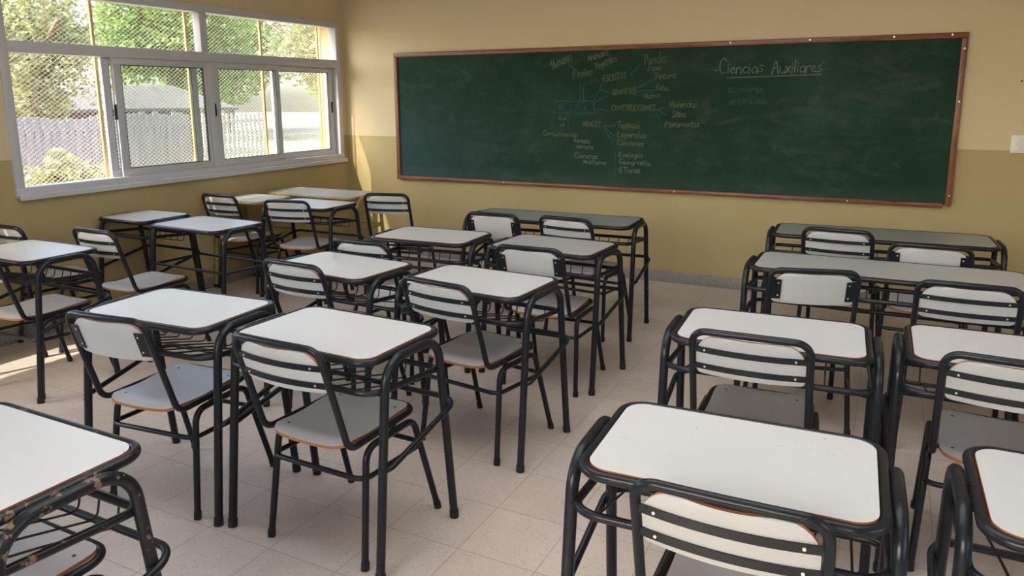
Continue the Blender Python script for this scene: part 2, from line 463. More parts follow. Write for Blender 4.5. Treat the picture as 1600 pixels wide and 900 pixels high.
# plain sash window for unseen openings; right and rear ones added for the light
def far_window(n, axis, a0, a1, z0, z1, face):
    o = structure(empty('window_%d' % n))
    f = bmesh.new()
    for a, b, c, d in ((a0, a1, z0, z0+.06), (a0, a1, z1-.06, z1), (a0, a0+.06, z0+.06, z1-.06), (a1-.06, a1, z0+.06, z1-.06), ((a0+a1)/2-.03, (a0+a1)/2+.03, z0+.06, z1-.06)):
        if axis == 'y': box(f, face, face+.06, a, b, c, d, .003)
        else: box(f, a, b, face, face+.06, c, d, .003)
    build('window_frame', f, ALU, o)
    g = bmesh.new()
    if axis == 'y': box(g, face+.028, face+.032, a0+.06, a1-.06, z0+.06, z1-.06)
    else: box(g, a0+.06, a1-.06, face+.028, face+.032, z0+.06, z1-.06)
    build('pane', g, GLASS, o)
far_window(2, 'y', VY0, VY1, WZ0, WZ1, XL-.1)
far_window(3, 'y', -.8, 2.0, .95, 2.45, XR+.1)
far_window(4, 'x', -2.3, .5, 1.35, 2.75, YB-.15)

# ---------------------------------------------------------------- chalkboard
cb = tag(empty('chalkboard', (-2.0, YF, 1.385)), 'long green chalkboard in a red-brown wooden frame, covered in faint handwriting', 'chalkboard')
def cpart(name, bm, m, parent=cb, smooth=True):
    for v in bm.verts: v.co -= Vector((-2.0, YF, 1.385))
    return build(name, bm, m, parent, smooth)
bm = bmesh.new(); box(bm, -4.385, .375, YF-.022, YF-.001, .79, 1.975); cpart('writing_surface', bm, BOARD)
bm = bmesh.new(); box(bm, -4.402, .398, YF-.037, YF-.001, 1.950, 1.990, .003); r1 = cpart('frame_rail', bm, WOOD)
bm = bmesh.new(); box(bm, -4.402, .345, YF-.046, YF-.001, .768, .802, .004); r2 = cpart('frame_rail', bm, WOOD)
bm = bmesh.new(); box(bm, -4.402, -4.364, YF-.037, YF-.001, .803, 1.949, .003); r3 = cpart('frame_rail', bm, WOODV)
bm = bmesh.new(); box(bm, .360, .398, YF-.037, YF-.001, .782, 1.949, .003); r4 = cpart('frame_rail', bm, WOODV)
for par, pts in ((r1, [(x, 1.974) for x in (-1.2, -.62, -.06, .3)]), (r2, [(-.28, .787), (-1.6, .787), (-3.2, .787)]), (r4, [(.381, z) for z in (.86, 1.52, 1.88)])):
    for x, z in pts:
        y = -.038 if par is not r2 else -.047
        bm = bmesh.new(); cyl(bm, (x, YF+y-.001, z), (x, YF+y+.003, z), .006, 8); cpart('screw', bm, RIVET, par)

# single-stroke letters
G = {
'a': (.62, [[(.55, .5), (.3, .6), (.06, .35), (.2, .03), (.5, .15), (.55, .55), (.58, .0)]]),
'b': (.6, [[(.08, 1), (.08, 0), (.45, .05), (.5, .4), (.25, .55), (.08, .4)]]),
'c': (.5, [[(.48, .48), (.25, .58), (.05, .3), (.2, .02), (.48, .1)]]),
'd': (.62, [[(.55, 1), (.55, .02), (.2, .0), (.06, .3), (.25, .58), (.55, .42)]]),
'e': (.55, [[(.06, .3), (.48, .35), (.3, .6), (.06, .35), (.2, .02), (.5, .1)]]),
'f': (.4, [[(.4, .95), (.2, .95), (.17, .0)], [(.02, .55), (.38, .55)]]),
'g': (.6, [[(.52, .5), (.25, .58), (.06, .3), (.25, .05), (.52, .2), (.52, .55), (.5, -.25), (.15, -.3)]]),
'i': (.25, [[(.12, .55), (.12, 0)], [(.12, .75), (.13, .8)]]),
'l': (.25, [[(.12, 1), (.12, 0)]]),
'm': (.85, [[(.06, 0), (.06, .55)], [(.06, .4), (.25, .58), (.4, .4), (.4, 0)], [(.4, .4), (.6, .58), (.76, .4), (.76, 0)]]),
'n': (.55, [[(.06, 0), (.06, .55)], [(.06, .4), (.3, .58), (.46, .4), (.47, 0)]]),
'o': (.58, [[(.3, .58), (.05, .3), (.28, .0), (.52, .28), (.3, .58)]]),
'p': (.58, [[(.06, .55), (.06, -.35)], [(.06, .45), (.35, .58), (.5, .3), (.3, .03), (.06, .12)]]),
'r': (.42, [[(.06, .55), (.06, 0)], [(.06, .35), (.2, .55), (.4, .52)]]),
's': (.48, [[(.42, .52), (.15, .58), (.1, .38), (.4, .22), (.36, .02), (.05, .04)]]),
't': (.42, [[(.18, .85), (.18, .05), (.36, .02)], [(.0, .58), (.4, .6)]]),
'u': (.55, [[(.06, .55), (.08, .1), (.3, .0), (.46, .15), (.47, .55), (.48, 0)]]),
'v': (.5, [[(.03, .55), (.23, 0), (.46, .57)]]),
'x': (.5, [[(.04, .55), (.45, 0)], [(.45, .55), (.04, 0)]]),
'y': (.5, [[(.04, .55), (.24, .1)], [(.46, .55), (.1, -.35)]]),
'A': (.7, [[(.02, 0), (.33, 1), (.62, 0)], [(.12, .35), (.52, .35)]]),
'C': (.7, [[(.62, .82), (.4, 1), (.12, .8), (.05, .4), (.25, .02), (.62, .1)]]),
'E': (.6, [[(.52, 1), (.08, 1), (.08, 0), (.54, 0)], [(.08, .52), (.45, .52)]]),
'F': (.58, [[(.52, 1), (.08, 1), (.08, 0)], [(.08, .52), (.45, .52)]]),
'G': (.7, [[(.6, .85), (.35, 1), (.06, .6), (.2, .05), (.55, .05), (.6, .42), (.35, .42)]]),
'H': (.7, [[(.08, 1), (.08, 0)], [(.58, 1), (.58, 0)], [(.08, .5), (.58, .5)]]),
'I': (.25, [[(.12, 1), (.12, 0)]]),
'L': (.55, [[(.08, 1), (.08, 0), (.5, 0)]]),
'M': (.85, [[(.06, 0), (.08, 1), (.4, .4), (.72, 1), (.76, 0)]]),
'N': (.7, [[(.08, 0), (.08, 1), (.58, 0), (.58, 1)]]),
'O': (.75, [[(.35, 1), (.05, .5), (.35, 0), (.66, .5), (.35, 1)]]),
'P': (.62, [[(.08, 0), (.08, 1), (.45, .95), (.52, .7), (.4, .48), (.08, .46)]]),
'Q': (.75, [[(.35, 1), (.05, .5), (.35, 0), (.66, .5), (.35, 1)], [(.4, .2), (.7, -.05)]]),
'R': (.65, [[(.08, 0), (.08, 1), (.45, .95), (.5, .7), (.38, .5), (.08, .48), (.56, 0)]]),
'S': (.6, [[(.52, .88), (.2, 1), (.08, .72), (.5, .35), (.4, .0), (.05, .08)]]),
'T': (.65, [[(.02, 1), (.62, 1)], [(.32, 1), (.32, 0)]]),
'U': (.7, [[(.08, 1), (.1, .15), (.33, 0), (.56, .15), (.58, 1)]]),
'V': (.65, [[(.03, 1), (.3, 0), (.6, 1)]]),
'-': (.4, [[(.05, .3), (.32, .34)]]),
':': (.25, [[(.1, .5), (.14, .5)], [(.1, .1), (.14, .1)]]),
}
YS = YF-.0226
def stroke(bm, pts, wd):
    for a, b in zip(pts, pts[1:]):
        a, b = Vector(a), Vector(b); d = (b-a)
        if d.length < 1e-5: continue
        d.normalize(); n = Vector((-d.y, d.x))*wd/2; a2, b2 = a-d*wd*.4, b+d*wd*.4
        q = [a2+n, b2+n, b2-n, a2-n]
        lo = [bm.verts.new((v.x, YS+.0006, v.y)) for v in q]; hi = [bm.verts.new((v.x, YS, v.y)) for v in q]
        bm.faces.new(hi)
        for i in range(4): bm.faces.new((hi[i], hi[(i+1) % 4], lo[(i+1) % 4], lo[i]))
def smooth_pts(pts):
    if len(pts) < 3: return pts
    P = [pts[0]]
    for i in range(1, len(pts)-1):
        a, b, c = pts[i-1], pts[i], pts[i+1]
        P += [((a[0]+3*b[0])/4, (a[1]+3*b[1])/4), ((c[0]+3*b[0])/4, (c[1]+3*b[1])/4)]
    return P+[pts[-1]]
def write(bm, word, x0, z0, x1, z1, h, wd):
    tot = sum(G[c][0] for c in word)
    L = math.hypot(x1-x0, z1-z0); s = L/tot; ux, uz = (x1-x0)/L, (z1-z0)/L
    t = 0
    for c in word:
        w_, ss = G[c]
        j = random.uniform(-.05, .05)
        for st in ss:
            pts = []
            for a, b in smooth_pts(st):
                u, v = (t+a+.08*b)*s, (b*(.72 if h > .1 and c.islower() else 1)+j)*h
                pts.append((x0+ux*u-uz*v*.7, z0+uz*u+v))
            stroke(bm, pts, wd)
        t += w_
YEL = [('Humanos', -2.72, 1.805, -2.533, 1.882, 0.076), ('Animales', -2.386, 1.862, -2.203, 1.915, 0.064), ('Vegetales', -2.315, 1.786, -2.128, 1.861, 0.064), ('Fosiles', -2.526, 1.725, -2.343, 1.749, 0.065), ('ESCRITOS', -2.25, 1.689, -2.041, 1.718, 0.053), ('Paredes', -1.89, 1.819, -1.703, 1.84, 0.082), ('Papel', -1.861, 1.767, -1.743, 1.775, 0.051), ('Pinturas', -1.794, 1.704, -1.619, 1.711, 0.056), ('GRAFICOS', -2.168, 1.577, -1.96, 1.592, 0.048), ('Fotos', -1.786, 1.611, -1.679, 1.61, 0.047), ('Videos', -1.893, 1.544, -1.747, 1.559, 0.047), ('CONSTRUCCIONES', -2.171, 1.449, -1.786, 1.45, 0.048), ('Viviendas', -1.674, 1.471, -1.439, 1.477, 0.057), ('Sitios', -1.645, 1.399, -1.529, 1.4, 0.052), ('Monumentos', -1.701, 1.315, -1.417, 1.319, 0.052), ('ORALES', -2.437, 1.311, -2.266, 1.313, 0.044), ('Testigos', -2.116, 1.304, -1.913, 1.302, 0.054), ('Leyendas', -2.114, 1.228, -1.856, 1.223, 0.054), ('Canciones', -2.113, 1.158, -1.876, 1.153, 0.049), ('Comunicacion', -2.81, 1.232, -2.472, 1.216, 0.045), ('Que', -2.662, 1.363, -2.582, 1.364, 0.039), ('es', -2.649, 1.313, -2.6, 1.314, 0.028)]
WHI = [('Revista', -2.514, 1.176, -2.364, 1.163, 0.039), ('ciencia', -2.495, 1.126, -2.333, 1.12, 0.034), ('Ciencias', -2.506, 1.042, -2.285, 1.032, 0.045), ('auxiliares', -2.427, 0.994, -2.208, 0.985, 0.039), ('Ecologia', -2.099, 1.055, -1.884, 1.056, 0.043), ('Geografia', -2.098, 1.0, -1.821, 0.989, 0.044), ('ETnias', -2.09, 0.924, -1.903, 0.926, 0.049), ]
BIG = [('-Ciencias', -1.318, 1.732, -0.943, 1.744, 0.122), ('Auxiliares:', -0.881, 1.729, -0.505, 1.745, 0.120)]
GRN = [('ECONOMIA', -1.202, 1.592, -0.935, 1.595, 0.039), ('ARQUEOLOGIA', -1.192, 1.497, -0.902, 1.507, 0.04)]
BLU = [('Fuentes', -2.66, 1.455, -2.39, 1.46, 0.05)]
BL_LINES = [(-2.569, 1.845, -2.461, 1.767), (-2.424, 1.665, -2.422, 1.519), (-2.46, 1.665, -2.458, 1.535), (-2.014, 1.738, -1.923, 1.83), (-1.972, 1.623, -1.81, 1.704), (-2.01, 1.592, -1.915, 1.57), (-1.961, 1.607, -1.797, 1.616), (-2.283, 1.626, -2.185, 1.598), (-2.334, 1.508, -2.207, 1.572), (-2.333, 1.464, -2.193, 1.443), (-1.787, 1.461, -1.706, 1.476), (-1.781, 1.45, -1.746, 1.362), (-1.765, 1.455, -1.693, 1.414), (-2.564, 1.398, -2.563, 1.276), (-2.231, 1.319, -2.134, 1.325), (-2.231, 1.308, -2.143, 1.239), (-2.225, 1.286, -2.147, 1.157), (-2.129, 1.109, -2.124, 0.895), (-2.255, 1.679, -2.328, 1.545), (-2.693, 1.53, -2.334, 1.529), (-2.693, 1.53, -2.705, 1.424), (-2.705, 1.424, -2.332, 1.426), (-2.334, 1.529, -2.321, 1.426)]
for words, wd, mt in ((YEL, .0062, CH_Y), (WHI, .0058, CH_W), (BIG, .0078, CH_W), (GRN, .0068, CH_G), (BLU, .0075, CH_B)):
    for a in words:
        bm = bmesh.new(); write(bm, *a, wd); cpart('chalk_word', bm, mt, smooth=False)
for x0, z0, x1, z1 in BL_LINES[:-4]:
    bm = bmesh.new(); mx, mz = (x0+x1)/2+random.uniform(-.006, .006), (z0+z1)/2+random.uniform(-.006, .006)
    stroke(bm, [(x0, z0), (mx, mz), (x1, z1)], .008); cpart('chalk_line', bm, CH_B, smooth=False)
bm = bmesh.new(); stroke(bm, [(-2.693, 1.53), (-2.5, 1.527), (-2.334, 1.529), (-2.321, 1.426), (-2.52, 1.422), (-2.705, 1.424), (-2.693, 1.53)], .008); cpart('chalk_box', bm, CH_B, smooth=False)
bm = bmesh.new(); stroke(bm, [(-1.217, 1.708), (-.87, 1.714), (-.526, 1.722)], .006); cpart('chalk_underline', bm, CH_W, smooth=False)

# light switch at the right end of the front wall
sw = tag(empty('light_switch', (.757, YF, 1.232)), 'white double light switch on the front wall, right of the chalkboard', 'light switch')
bm = bmesh.new(); box(bm, -.042, .042, -.011, 0, -.06, .06, .003); build('switch_plate', bm, PLASTIC, sw)
for z in (-.024, .024):
    bm = bmesh.new(); box(bm, -.018, .018, -.017, -.010, z-.018, z+.018, .002); build('rocker', bm, PLASTIC, sw)
    bm = bmesh.new(); box(bm, -.004, .004, -.0185, -.0165, z-.01, z+.01, .001)
sc_ = bmesh.new(); cyl(sc_, (.735, YF-.02, 1.655), (.735, YF, 1.655), .006, 8)
tag(build('wall_screw', sc_, mat('rusty_screw', (.12, .06, .03), .6)), 'small dark screw in the upper wall right of the chalkboard', 'screw')

# ---------------------------------------------------------------- chair
def foot(parent, p, r=.0145, d=(0, 0, 1)):
    b = bmesh.new(); dv = Vector(d).normalized()
    a = Vector(p); a.z = .0
    tube(b, [a+Vector((0, 0, .0005)), a+dv*.004, a+dv*.026, a+dv*.03], r, False, 12)
    return build('rubber_foot', b, RUBBER, parent)
def back_y(z): return -.185-(z-.435)*.115/.38
def make_chair(kind):
    t = empty('student_chair')
    # bent tube: back hoop and seat rails in one loop
    b = bmesh.new()
    y8 = back_y(.812)
    pts = [(-.183, y8, .812), (-.09, y8-.006, .8135), (0, y8-.008, .814), (.09, y8-.006, .8135), (.183, y8, .812), (.1865, -.185, .435), (.178, .207, .435), (-.178, .207, .435), (-.1865, -.185, .435)]
    tube(b, fillet(pts, [.085, 0, 0, 0, .085, .055, .065, .065, .055], True, 8), .0118, True, 12)
    build('back_and_seat_tube', b, BLACK, t)
    # seat: plywood with laminate on top
    b = bmesh.new()
    loop = rrect(.168, .191, .045, .4465, 0, .004)
    N = 12; lo, hi = [], []
    xs = [-.168+.336*i/N for i in range(N+1)]; ys = [-.188+.382*i/N for i in range(N+1)]
    def sq(x, y):      # square grid -> rounded outline
        r = .05; ax, ay = .168-r, .191-r; dx, dy = abs(x)-ax, abs(y)-ay
        if dx > 0 and dy > 0:
            L = math.hypot(dx, dy); k = max(dx, dy)/L
            dx, dy = dx*k, dy*k
            x, y = math.copysign(ax+dx, x), math.copysign(ay+dy, y)
        z = .4475+.006*(x/.168)**2-.010*math.exp(-((y+.05)/.1)**2)-.012*max(0, (-y-.15)/.04)**1.5
        y2 = y-.012*(1-(x/.168)**2)*(1 if y < 0 else 0)*max(0, -y/.19)
        return x, y2+.003, z
    gh = [[b.verts.new(sq(x, y)) for y in ys] for x in xs]
    gl = [[b.verts.new((v.co.x, v.co.y, v.co.z-.011)) for v in row] for row in gh]
    for i in range(N):
        for j in range(N):
            b.faces.new((gh[i][j], gh[i+1][j], gh[i+1][j+1], gh[i][j+1])).material_index = 0
            b.faces.new((gl[i][j+1], gl[i+1][j+1], gl[i+1][j], gl[i][j])).material_index = 1
    bd = [(i, 0) for i in range(N)]+[(N, j) for j in range(N)]+[(i, N) for i in range(N, 0, -1)]+[(0, j) for j in range(N, 0, -1)]
    for q in range(len(bd)):
        (i, j), (k, l) = bd[q], bd[(q+1) % len(bd)]
        b.faces.new((gh[i][j], gl[i][j], gl[k][l], gh[k][l])).material_index = 1
    st = build('seat', b, [SEATW, PLY], t)
    for x, y in ((-.13, -.13), (.13, -.13), (-.13, .14), (.13, .14)):
        b = bmesh.new(); z = sq(x, y)[2]; cyl(b, (x, y, z-.002), (x, y, z+.0012), .005, 8); build('screw', b, WIRE, st)
    # backrest plate
    b = bmesh.new()
    zt, zb = .7985, .652
    N, K = 14, 8
    def bp(u, v, off):
        z = zb+(zt-zb)*v
        hw = .1715
        if v > .5:      # upper corners follow the hoop
            r = .072; d = (zt-z)
            if d < r: hw -= r-math.sqrt(max(0, r*r-(r-d)**2))
        else:
            r = .02; d = z-zb
            if d < r: hw -= r-math.sqrt(max(0, r*r-(r-d)**2))
        x = u*hw
        bow = -.020*(1-u*u)
        return (x, back_y(z)+bow+off, z)
    vs = [0, .03, .08, .14, .3, .5, .62, .74, .84, .92, .97, 1]
    fr = [[b.verts.new(bp(-1+2*i/N, v, -.002)) for v in vs] for i in range(N+1)]
    bk = [[b.verts.new(bp(-1+2*i/N, v, .008)) for v in vs] for i in range(N+1)]
    K = len(vs)-1
    for i in range(N):
        for j in range(K):
            b.faces.new((fr[i][j], fr[i+1][j], fr[i+1][j+1], fr[i][j+1])); b.faces.new((bk[i][j+1], bk[i+1][j+1], bk[i+1][j], bk[i][j]))
    bd = [(i, 0) for i in range(N)]+[(N, j) for j in range(K)]+[(i, K) for i in range(N, 0, -1)]+[(0, j) for j in range(K, 0, -1)]
    for q in range(len(bd)):
        (i, j), (k, l) = bd[q], bd[(q+1) % len(bd)]
        f = b.faces.new((fr[k][l], fr[i][j], bk[i][j], bk[k][l])); f.material_index = 1 if (q >= N+4 and q < 2*N+K+4) else 0
    build('backrest', b, [PLATE, PLY], t)
    if kind == 'slat':
        for z in (.747, .684):
            b = bmesh.new(); n = 12; hw = .184
            pr = []
            for i in range(n+1):
                u = -1+2*i/n; x = u*hw; y = back_y(z)-.0235*(1-u*u)-.003
                pr.append([b.verts.new((x, y+dy, z+dz)) for dy, dz in ((-.003, -.0095), (-.003, .0095), (.001, .0095), (.001, -.0095))])
            for i in range(n):
                for k in range(4): b.faces.new((pr[i][k], pr[i+1][k], pr[i+1][(k+1) % 4], pr[i][(k+1) % 4]))
            b.faces.new(pr[0]); b.faces.new(list(reversed(pr[-1])))
            bmesh.ops.recalc_face_normals(b, faces=b.faces)
            s = build('back_slat', b, BLACK, t, smooth=True)
            for x in (-.142, .142):
                u = x/hw; y = back_y(z)-.0235*(1-u*u)-.006
                b = bmesh.new(); tube(b, [Vector((x, y-.0022, z)), Vector((x, y-.001, z)), Vector((x, y+.001, z))], .0036, False, 8); build('rivet', b, RIVET, s)
    else:
        for sx in (-1, 1):
            b = bmesh.new()
            y0, y1 = back_y(.765), back_y(.672)
            v = []
            for x, xb in ((.135, -.0085), (.186, -.002)):
                for z in (.672, .768):
                    for o in (-.004, 0):
                        v.append(b.verts.new((sx*x, back_y(z)+xb+o-.002, z)))
            for f in ((0, 1, 3, 2), (4, 6, 7, 5), (0, 4, 5, 1), (2, 3, 7, 6), (0, 2, 6, 4), (1, 5, 7, 3)): b.faces.new([v[i] for i in f])
            bmesh.ops.recalc_face_normals(b, faces=b.faces)
            s = build('side_bracket', b, BLACK, t)
            for z in (.69, .75):
                b = bmesh.new(); y = back_y(z)-.0135; tube(b, [Vector((sx*.147, y-.001, z)), Vector((sx*.147, y+.002, z))], .0036, False, 8); build('rivet', b, RIVET, s)
    for sx in (-1, 1):
        b = bmesh.new()
        a, bb, c, d = (sx*.214, -.165, .02), (sx*.196, -.112, .4105), (sx*.196, .158, .4105), (sx*.214, .272, .02)
        tube(b, fillet([a, bb, c, d], .055, False, 7), .0125, False, 12)
        lf = build('leg_frame', b, BLACK, t)
        foot(lf, (sx*.215, -.1675, 0), .0145, (0, .13, 1)); foot(lf, (sx*.215, .277, 0), .0145, (0, -.28, 1))
    b = bmesh.new()
    tube(b, fillet([(-.208, -.146, .315), (.208, -.146, .315), (.205, .207, .30), (-.205, .207, .30)], .045, True, 7), .0095, True, 10)
    build('stretcher', b, BLACK, t)
    return t
CH = {'slat': make_chair('slat'), 'plate': make_chair('plate')}
used = set()
def chair(kind, x, y, deg, label):
    o = CH[kind] if kind not in used else copy_tree(CH[kind])
    used.add(kind)
    o.location = (x, y, 0); o.rotation_euler = (0, 0, math.radians(deg))
    return tag(o, label, 'chair', 'school chairs set at the desks')

# ---------------------------------------------------------------- desk
def make_desk(name, hw, top, metal=BLACK, rack=True, hd=.1975, hz=.75):
    t = empty(name)
    b = bmesh.new(); slab(b, rrect(hw, hd, .052, hz), .020); build('tabletop', b, [top, PLY], t, smooth=False)
    b = bmesh.new(); tube(b, rrect(hw+.0125, hd+.0125, .064, hz-.012), .0128, True, 12); build('top_rim', b, metal, t)
    lx = hw+.0125+.0128+.0150
    for sx in (-1, 1):
        b = bmesh.new()
        tube(b, fillet([(sx*(lx+.005), -.226, .022), (sx*lx, -.152, hz-.016), (sx*lx, .142, hz-.016), (sx*(lx+.005), .216, .022)], .09, False, 9), .0155, False, 14)
        s = build('leg_frame', b, metal, t)
        foot(s, (sx*(lx+.005), -.2285, 0), .0178, (0, .1, 1)); foot(s, (sx*(lx+.005), .2185, 0), .0178, (0, -.1, 1))
    if rack:
        b = bmesh.new(); rx = lx-.012
        tube(b, fillet([(-rx, -.212, .640), (rx, -.212, .640), (rx, .162, .612), (-rx, .162, .612)], [.07, .07, .03, .03], True, 7), .0108, True, 10)
        rk = build('book_rack', b, metal, t)
        n = max(7, int(2*hw/.075))
        for i in range(n):
            x = -hw*.86+2*hw*.86*i/(n-1)
            b = bmesh.new()
            tube(b, fillet([(x, -.212, .648), (x, -.03, .603), (x, .148, .554), (x, .163, .622)], .02, False, 5), .0031, False, 6)
            build('rack_wire', b, WIRE, rk)
        b = bmesh.new(); sx_ = lx+.022
        tube(b, fillet([(-lx, -.20, .375), (-sx_, -.165, .385), (-sx_, .225, .475), (sx_, .225, .475), (sx_, -.165, .385), (lx, -.20, .375)], [0, .03, .06, .06, .03, 0], False, 7), .0105, False, 10)
        build('stretcher', b, metal, t)
    else:
        for y in ((-.18, .18) if metal is BLACK else (.18,)):
            b = bmesh.new(); cyl(b, (-lx, y, .478), (lx, y, .478), .009, 10); build('cross_bar', b, metal, t)
        for sx in (-1, 1):
            b = bmesh.new(); cyl(b, (sx*lx, -.18, .47), (sx*lx, .18, .47), .009, 10); build('side_bar', b, metal, t)
    return t
def put(o, x, y, deg, label, cat, group=None):
    o.location = (x, y, 0); o.rotation_euler = (0, 0, math.radians(deg))
    return tag(o, label, cat, group)
D0 = make_desk('student_desk', .302, WHITE)
GD = 'single school desks'
first = [True]
def desk(x, y, deg, label, top=None, metal=None):
    if first[0]: o = D0; first[0] = False
    else: o = copy_tree(D0)
    if top or metal:
        for ch in o.children:
            if top and ch.name.startswith('tabletop'):
                ch.data = ch.data.copy(); ch.data.materials[0] = top
            if metal and not ch.name.startswith('tabletop'):
                ch.data = ch.data.copy(); ch.data.materials[0] = metal
    return put(o, x, y, deg, label, 'desk', GD)

desk(-1.732, 2.003, -1.8, 'white single desk in the front centre, its chair with bolt-marked slats before it')
desk(-.273, 1.673, 2.4, 'large near white single desk at lower right with faint smudges on its top', SMUDGE)
desk(-2.501, 1.974, 3.6, 'white single desk behind the chair whose back is held by side brackets, left of centre')
desk(-.334, 2.683, 3.3, 'white single desk between the nearest right desk and the long grey desk')
desk(-1.640, 2.881, -3.5, 'white single desk directly beyond the front centre desk, beside the aisle')
desk(-2.426, 2.861, -5.0, 'white single desk in the second row, left neighbour of the one at the aisle')
desk(-1.669, 3.793, -3.0, 'pale single desk at the aisle just before the grey-green double desk', GREY)
desk(-2.457, 3.751, 3.0, 'white single desk in the third row with its wire rack open to view')
desk(.413, 2.792, 1.0, 'white single desk cut by the right edge, second from the front on that side')
desk(.530, 1.771, .8, 'white single desk in the bottom right corner, mostly out of frame')
desk(-1.859, .880, 0, 'worn white desk in the bottom left corner with chipped rusty rim and ink marks', INKED, WORN)
desk(-4.235, 2.395, 0, 'white single desk at the left edge with a chair pushed deep under it')
o = make_desk('student_desk', .225, WHITE)
put(o, -4.73, 3.51, 0, 'small white desk against the window wall with a strip of sun on its top', 'desk', GD)

o = make_desk('student_desk', .302, WHITE, rack=False)
put(o, -4.05, 3.46, -2, 'white desk without book rack, low cross bars between its legs, by the window wall', 'desk', GD)
o = make_desk('student_desk', .22, WHITE, OLIVE, rack=False)
put(o, -4.742, 4.55, 0, 'small desk with olive-yellow frame and sunlit top in the window corner', 'desk', GD)
o = copy_tree(D0)
put(o, -4.08, 4.49, 0, 'white desk with black frame before the long olive-framed desk in the far left corner', 'desk', GD)
GG = 'double school desks'
o = make_desk('double_desk', .478, GREY, OLIVE, rack=False)
put(o, -4.482, 5.09, 0, 'long desk with olive-yellow frame standing in the far left corner', 'desk', GG)
d2 = make_desk('double_desk', .575, DULL)
put(d2, -2.063, 4.687, 2.4, 'long grey-green topped double desk before the wall under the chalkboard centre', 'desk', GG)
def dd(top, *a):
    q = copy_tree(d2)
    for ch in q.children:
        if ch.name.startswith('tabletop'): ch.data = ch.data.copy(); ch.data.materials[0] = top
    put(q, *a, 'desk', GG)
dd(GREY, .009, 3.908, .2, 'long pale grey double desk on the right, nearer of the two grey ones')
dd(DULL, -.031, 4.914, 2.6, 'long dull grey double desk at the far right, nearest the front wall')

S, P = 'slat', 'plate'
chair(S, -1.69, 1.965, -1, 'slatted chair at the front centre desk, orange seat edge and all four feet in view')
chair(P, -2.475, 1.905, 6, 'bracket-backed chair left of the front centre one, seat tinted blue by daylight')
chair(S, -1.614, 2.835, -8, 'slatted chair at the aisle desk beyond the front centre desk, seat fully visible')
chair(S, -2.44, 2.85, -3, 'slatted chair in the second row, its back hiding the left end of its desk')
chair(P, -1.62, 3.65, 1, 'bracket-backed chair at the aisle desk before the grey-green double desk')
chair(S, -2.50, 3.415, 0, 'chair with only the top of its back showing over the second-row desk')
chair(P, -2.33, 4.55, 3, 'bracket-backed chair, left of the two at the grey-green double desk')
chair(S, -1.785, 4.595, -6, 'slatted chair, right of the two at the grey-green double desk')
chair(S, -.234, 1.645, 1, 'nearest slatted chair, bottom right, its back tube crossing the large near desk')
chair(S, -.37, 2.675, 2, 'slatted chair at the second desk on the right side, shaded grey seat')
chair(P, -.335, 3.73, 14, 'bracket-backed chair turned slightly, at the left half of the pale grey double desk')
chair(S, .32, 3.735, 0, 'slatted chair at the right half of the pale grey double desk')
chair(S, -.225, 4.865, -4, 'slatted chair, left of the two at the farthest right grey desk')
chair(P, .215, 4.565, -1, 'bracket-backed chair, right of the two at the farthest right grey desk')
chair(S, .385, 2.77, -3, 'slatted chair cut by the right edge, with an orange edge on its grey seat')
chair(P, -4.15, 2.365, 1, 'chair at the left edge, tucked under the desk there, seat tinted blue')
chair(S, -4.130, 3.01, 0, 'slatted chair near the window wall, before the desk with low cross bars')
chair(S, -4.79, 2.88, 0, 'partly hidden sunlit chair against the window wall at the far left edge')
chair(S, -4.744, 4.48, 0, 'sunlit slatted chair at the small olive-framed desk by the window wall')
chair(S, -4.065, 4.44, 12, 'slatted chair turned at the black-framed desk in the far left corner')
chair(S, -3.635, 5.08, 14, 'slatted chair at the end of the long olive-framed desk, bare wall showing under its back')
chair(S, -1.87, .86, 0, 'chair pushed under the worn desk in the bottom left corner, only its seat in view')

# ---------------------------------------------------------------- outside
def ext_ground():
    m = mat('dry_straw_ground', (.5, .42, .3), .9)
    n = noise(m, 1.2, 6, .65, coord(m)); n2 = noise(m, 14, 4, .7, coord(m))
    r = ramp(m, n.outputs[0], [(.3, (.20, .165, .12)), (.6, (.42, .35, .24))])
    r2 = ramp(m, n2.outputs[0], [(.3, (.6, .6, .6)), (.7, (1, 1, 1))])
    lk(m, mix(m, 1.0, r.outputs[0], r2.outputs[0], 'MULTIPLY'), bsdf(m).inputs['Base Color'])
    return m
bm = bmesh.new(); box(bm, -70, XL-TW-.02, -40, 70, -.4, -.15); structure(build('ground', bm, ext_ground(), smooth=False))
def leafmat(name, a, b):
    m = mat(name, a, .6)
    o = nd(m, 'ShaderNodeNewGeometry'); n = noise(m, 1.4, 3, .6, o.outputs['Position'])
    r = ramp(m, n.outputs[0], [(.35, a), (.65, b)])
    lk(m, r.outputs[0], bsdf(m).inputs['Base Color'])
    tr = nd(m, 'ShaderNodeBsdfTranslucent'); lk(m, r.outputs[0], tr.inputs[0])
    x = nd(m, 'ShaderNodeMixShader'); x.inputs[0].default_value = .4
    lk(m, bsdf(m).outputs[0], x.inputs[1]); lk(m, tr.outputs[0], x.inputs[2])
    lk(m, x.outputs[0], m.node_tree.nodes['Material Output'].inputs[0])
    return m
LEAF1 = leafmat('bright_green_leaves', (.12, .23, .05), (.30, .43, .14))
LEAF2 = leafmat('olive_green_leaves', (.20, .23, .09), (.46, .46, .24))
BARK = mat('grey_brown_bark', (.16, .12, .08), .9)
